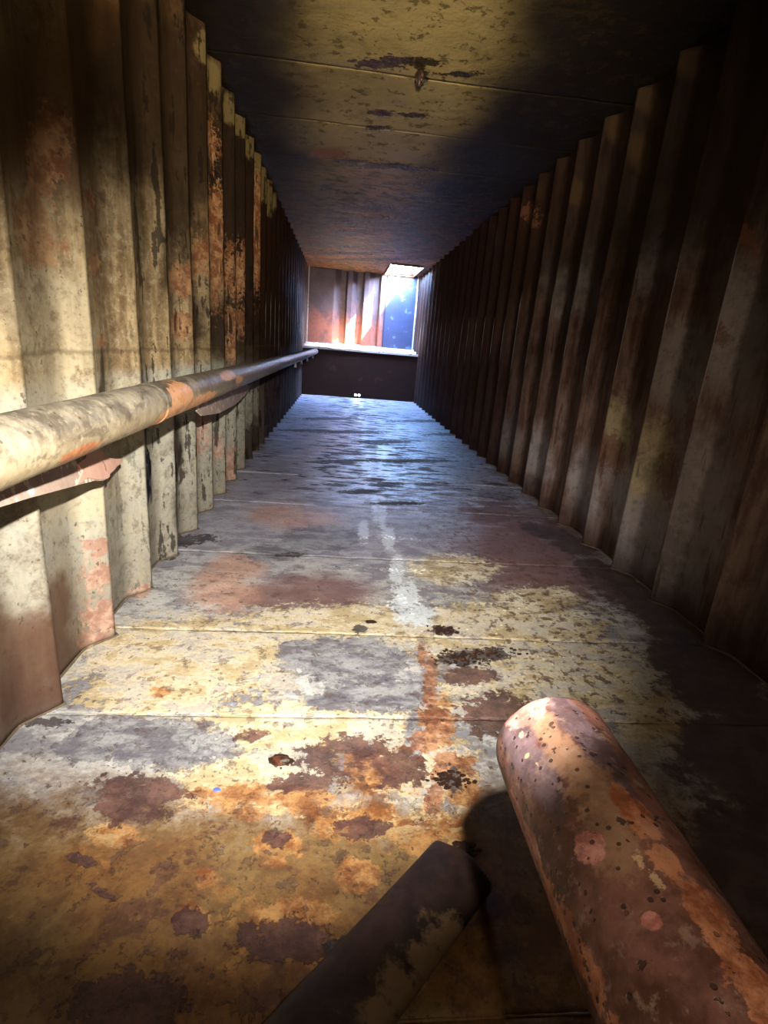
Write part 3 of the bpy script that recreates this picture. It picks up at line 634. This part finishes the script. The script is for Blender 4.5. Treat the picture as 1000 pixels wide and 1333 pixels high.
# bulkhead plate with two small drain holes
def holed_plate(x0, x1, z0, z1, y0, y1, holes, r):
    bm = bmesh.new()
    hx = sorted(holes)
    cx0, cx1 = hx[0] - .06, hx[-1] + .06; hz = .062; cz0, cz1 = hz - .055, hz + .055
    def quad(a, b, c, d, y):
        bm.faces.new([bm.verts.new((p[0], y, p[1])) for p in (a, b, c, d)])
    for y in (y0,):
        quad((x0, z0), (x1, z0), (x1, cz0), (x0, cz0), y); quad((x0, cz1), (x1, cz1), (x1, z1), (x0, z1), y)
        quad((x0, cz0), (cx0, cz0), (cx0, cz1), (x0, cz1), y); quad((cx1, cz0), (x1, cz0), (x1, cz1), (cx1, cz1), y)
        mid = (hx[0] + hx[1]) / 2
        for h, a, b in ((hx[0], cx0, mid), (hx[1], mid, cx1)):
            n = 24; ring = []; outer = []
            for i in range(n):
                t = 2 * math.pi * i / n; c, s = math.cos(t), math.sin(t)
                ring.append((h + r * c, hz + r * s))
                k = min((b - h if c > 0 else h - a) / max(abs(c), 1e-6), .055 / max(abs(s), 1e-6))
                outer.append((h + k * c, hz + k * s))
            for i in range(n):
                j = (i + 1) % n; quad(outer[i], outer[j], ring[j], ring[i], y)
            corners = [(a, cz0), (b, cz0), (b, cz1), (a, cz1)]
            for cx, cz in corners:      # fill the corner slivers
                t = math.atan2(cz - hz, cx - h) % (2 * math.pi); i = int(t / (2 * math.pi) * n) % n; j = (i + 1) % n
                bm.faces.new([bm.verts.new((p[0], y, p[1])) for p in (outer[i], (cx, cz), outer[j])])
    bmesh.ops.remove_doubles(bm, verts=bm.verts, dist=1e-5)
    bmesh.ops.recalc_face_normals(bm, faces=bm.faces)
    return bm
bmh = holed_plate(XO0, XO1, -.06, 1.0, YD, YD + .02, (.366, .442), .021)
ho = bm_obj('bulkhead_plate', bmh, MDARK, end)
m_ = ho.modifiers.new('thick', 'SOLIDIFY'); m_.thickness = .012; m_.offset = 0
for hx in (.366, .442):
    V, F = [], []
    for k in range(24):
        a = 2 * math.pi * k / 24
        for (r, y) in ((.021, YD - .012), (.029, YD - .012), (.029, YD), (.021, YD)):
            V.append((hx + r * math.cos(a), y, .062 + r * math.sin(a)))
    for k in range(24):
        for i in range(4):
            a = k * 4 + i; b = k * 4 + (i + 1) % 4; c = ((k + 1) % 24) * 4
            F.append((a, b, c + (i + 1) % 4, c + i))
    mesh('drain_hole_ring', V, F, MDARK, end)
# sloping sill on top of it
def sill_z(x, t): return 1.0 + .035 * 0 + .13 * t + .008 * nz3(x, t * 2, 0, 5)
V, F = grid(lambda u, t: (u, YD - .03 + t * (YB - YD + .08), sill_z(u, t)), ls(XO0, XO1, 70), ls(0, 1, 24))
mesh('sill', V, F, MSILL, end, smooth=True, solid=.02)
mesh('sill_lip', *boxv(XO0, XO1, YD - .045, YD - .028, .975, 1.022), MSILL, end, bevel=.004)
flakes('sill_scale', end, MRUST, [(rnd.uniform(-.6, 1.5), rnd.uniform(YD, YB - .1), .2, .08) for _ in range(16)], 260,
       lambda x, y: sill_z(x, (y - YD + .03) / (YB - YD + .08)), .014, False)
# back wall: vertical folds like the side walls, then one flat plate at the right
back = empty('wall_back'); tag(back, kind='structure')
zs = ls(1.05, ZC + .03, 24)
BP = [(0.0, 0.0), (.010, .012), (.120, .105), (.130, .120), (.130, .232), (.120, .245), (.010, .262), (0.0, .275), (0.0, .37)]
V, F = grid(lambda u, z: (u, YB - .13 + .008 * nz3(u, 2, z, 1.5), z), ls(XO0, -.20, 16), zs)
mesh('flat_plate', V, F, MB, back, smooth=True, solid=.01)
for k in range(3):
    xa = -.20 + k * .37
    V, F = grid(lambda i, z: (xa + BP[i][1], YB - .13 + BP[i][0] + .004 * nz3(xa + BP[i][1], 3, z, 2), z), list(range(len(BP))), zs)
    mesh('corrugated_panel', V, F, MB, back, solid=.008)
V, F = grid(lambda u, z: (u, YB - .13 + .012 * nz3(u, 1, z, 1.5), z), ls(.91, XO1, 20), zs)
mesh('flat_plate', V, F, MBLUEP, back, smooth=True, solid=.01)
mesh('plate_edge', *boxv(.900, .908, YB - .145, YB + .01, 1.06, ZC), MB, back, bevel=.002)
mesh('lit_fold_strip', *boxv(-.80, -.775, YB - .17, YB - .15, 1.10, ZC), MSILL, back, bevel=.003)  # pale strips added for the brightly lit wall folds at both corners
mesh('lit_fold_strip', *boxv(1.60, 1.63, YB - .20, YB - .17, 1.10, ZC), MSILL, back, bevel=.003)
# plate behind the viewer
front = mesh('wall_front', *boxv(XO0, XO1, -1.02, -1.0, -.02, ZC + .02), MDARK); tag(front, kind='structure')
ground = mesh('ground', *boxv(-14, 16, YD + .5, 40, -.40, -.30), MGROUND); tag(ground, kind='structure')

# ---------------------------------------------------------------- left pipe with its two hanger plates
p1 = empty('pipe'); tag(p1, 'long cream and grey mottled pipe running along the left corrugated wall', 'pipe')
V, F = tube((-.55, -.95, .9165), (-.55, YD + .1, .9165), .058, 48, 190, .0022)
mesh('pipe_body', V, F, MP1, p1, smooth=True)
def collar(y, mat, r=.0605, w=.012):
    V, F = tube((-.55, y - w, .9165), (-.55, y + w, .9165), r, 40, 6)
    for i, v in enumerate(V):
        t = (v[1] - y) / w; k = 1 - .045 * t * t
        V[i] = (-.55 + (v[0] + .55) * k, v[1], .9165 + (v[2] - .9165) * k)
    mesh('weld_collar', V, F, mat, p1, smooth=True)
for y in (1.62, 4.6, 8.0): collar(y, MP1)
def hanger(pts, thick, mat, tipmat, cut):
    """flat plate cut to a ragged point, from a polygon given in space"""
    n = len(pts)
    A, B_, C_ = Vector(pts[0]), Vector(pts[n // 3]), Vector(pts[2 * n // 3])
    nr = (B_ - A).cross(C_ - A).normalized() * thick
    V = [Vector(p) for p in pts] + [Vector(p) - nr for p in pts]
    F = [tuple(range(n)), tuple(range(2 * n - 1, n - 1, -1))] + [(i, (i + 1) % n, (i + 1) % n + n, i + n) for i in range(n)]
    o = mesh('hanger_plate', V, F, mat, p1, bevel=.002)
    return o
def hpl(a, b, c, poly):
    """points (s, t) on the plane a + s*b + t*c"""
    a, b, c = Vector(a), Vector(b), Vector(c)
    return [tuple(a + b * s + c * t) for s, t in poly]
e1 = Vector((-.17, 1.10, -.195)); c1 = Vector((-.045, .03, .17))
hanger(hpl((-.55, .70, .848), e1, c1, [(-.9, -.10), (0, 0), (.35, .03), (.76, .02), (.83, -.02), (.89, .0), (.90, .06), (.95, .10), (1.0, .16), (1.08, .22), (1.09, .27), (1.0, .29), (.93, .33), (.88, .45), (.83, .62), (.74, .60), (.55, .50), (.2, .30), (-.9, .10)]), .008, MBR, MBRT, 0)
e2 = Vector((-.16, 2.25, -.13)); c2 = Vector((-.045, .03, .17))
hanger(hpl((-.575, 2.35, .79), e2, c2, [(0, 0.0), (.2, -.12), (.5, -.10), (.8, .06), (.98, .22), (1.08, .40), (.96, .46), (.85, .62), (.7, .60), (.3, .42), (0, .35), (-.04, .15)]), .008, MBR, MBRT, 0)
# salmon primer showing at the torn end of the nearer plate
hanger([tuple(Vector(p) + Vector((.004, -.001, .002))) for p in hpl((-.55, .70, .848), e1, c1, [(.62, .03), (.70, .09), (.76, .03), (.83, -.01), (.89, .01), (.90, .06), (.95, .10), (1.0, .16), (1.08, .22), (1.085, .26), (1.0, .28), (.93, .32), (.88, .44), (.82, .60), (.76, .50), (.72, .36), (.66, .30), (.68, .18)])], .004, MBRT, MBRT, 0)
# small studs under the far run of the pipe
for y in (6.6, 7.6, 8.9, 10.6):
    bm = bmesh.new(); bmesh.ops.create_cone(bm, cap_ends=True, segments=10, radius1=.016, radius2=.009, depth=.05)
    bmesh.ops.translate(bm, verts=bm.verts, vec=(-.53, y, .838))
    bm_obj('hanger_stud', bm, MSILL, p1)

# ---------------------------------------------------------------- near pipe stub at the lower right
p2 = empty('pipe_stub'); tag(p2, 'thick rusted pipe stub with pink and orange flaked patches at lower right', 'pipe')
px, pz = PIPE2; seg = 64; rings = 150
prof = [(y, .058, 0) for y in ls(-.95, .425, rings)] + [(.434, .0573, 0), (.440, .0555, 0), (.443, .053, 0), (.443, .049, 0), (.38, .049, 0), (-.3, .049, 0)]
V, F = [], []
for (y, r, _) in prof:
    for i in range(seg):
        a = 2 * math.pi * i / seg; c, s = math.cos(a), math.sin(a)
        w = .0012 * nz3(c * .4, y * 3, s * .4, 4) + .0007 * nz3(c, y * 10, s, 6)
        V.append((px + (r + w) * c, y, pz + (r + w) * s))
for k in range(len(prof) - 1):
    for i in range(seg):
        a = k * seg + i; b = k * seg + (i + 1) % seg
        F.append((a, b, b + seg, a + seg))
nb = (rings + 1) * seg
mesh('pipe_body', V[:nb], [f for f in F if max(f) < nb], MP2, p2, smooth=True)
mesh('pipe_mouth', V[nb - seg:], [tuple(i - nb + seg for i in f) for f in F if min(f) >= nb - seg], MP2, p2, smooth=True)

# ---------------------------------------------------------------- flattened tube, coloured like shadow, added for the slanting dark band
p3 = empty('shadow_band'); tag(p3, 'added dark flattened tube standing in for the slanting shadow band left of the pipe stub', 'pipe')
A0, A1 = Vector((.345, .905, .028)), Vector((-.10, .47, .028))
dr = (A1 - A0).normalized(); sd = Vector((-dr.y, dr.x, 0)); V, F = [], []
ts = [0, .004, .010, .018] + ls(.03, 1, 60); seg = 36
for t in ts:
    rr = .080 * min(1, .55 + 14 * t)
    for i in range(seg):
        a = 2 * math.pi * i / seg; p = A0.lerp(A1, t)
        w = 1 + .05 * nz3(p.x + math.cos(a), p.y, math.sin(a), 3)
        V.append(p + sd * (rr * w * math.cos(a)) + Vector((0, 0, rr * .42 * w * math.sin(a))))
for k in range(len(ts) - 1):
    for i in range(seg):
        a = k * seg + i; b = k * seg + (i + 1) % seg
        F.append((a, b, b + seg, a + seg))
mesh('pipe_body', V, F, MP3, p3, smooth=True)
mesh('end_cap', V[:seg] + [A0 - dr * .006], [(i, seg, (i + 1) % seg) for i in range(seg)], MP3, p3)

# ---------------------------------------------------------------- loose bits on the floor
def lump(name, x, y, r, mat, label, cat, h=.6, group=None):
    bm = bmesh.new(); bmesh.ops.create_icosphere(bm, subdivisions=3, radius=1)
    for v in bm.verts:
        n_ = 1 + .35 * nz3(v.co.x + x * 9, v.co.y + y * 7, v.co.z, 1.6)
        zz = v.co.z * h * n_
        v.co = Vector((v.co.x * r * 1.3 * n_, v.co.y * r * n_, max(-.2 * h, zz) * r))
    o = bm_obj(name, bm, mat, None, smooth=False)
    o.location = (x, y, .2 * h * r - .001)
    tag(o, label, cat, group); return o
lump('rust_lump', -.102, 1.235, .017, MRUST, 'small dark rust lump lying alone left of the centre rust trail', 'debris')
lump('paint_chip', -.262, 1.133, .007, MCHIP, 'tiny bright blue paint chip on the orange rusted floor', 'debris', .35)
lump('rust_lump', .186, 2.035, .018, MRUST, 'flat dark lump on cream floor just left of the pale drip trail', 'debris', .4)
fs = [(b[0], b[1], b[3], b[4]) for b in BLOBS['F']['dark'][1:9] if b[1] < 2.2]
t = flakes('rust_scale', floor, MRUST, fs, 420, lambda x, y: .003, .006, False)
t = flakes('paint_flake', floor, MF, [(b[0], b[1], b[3], b[4]) for b in BLOBS['F']['trail'] + BLOBS['F']['white'][:3] + BLOBS['F']['cream'][2:5]], 700, lambda x, y: .003, .005, False)

# put each thing's empty at its base, parts keep their places
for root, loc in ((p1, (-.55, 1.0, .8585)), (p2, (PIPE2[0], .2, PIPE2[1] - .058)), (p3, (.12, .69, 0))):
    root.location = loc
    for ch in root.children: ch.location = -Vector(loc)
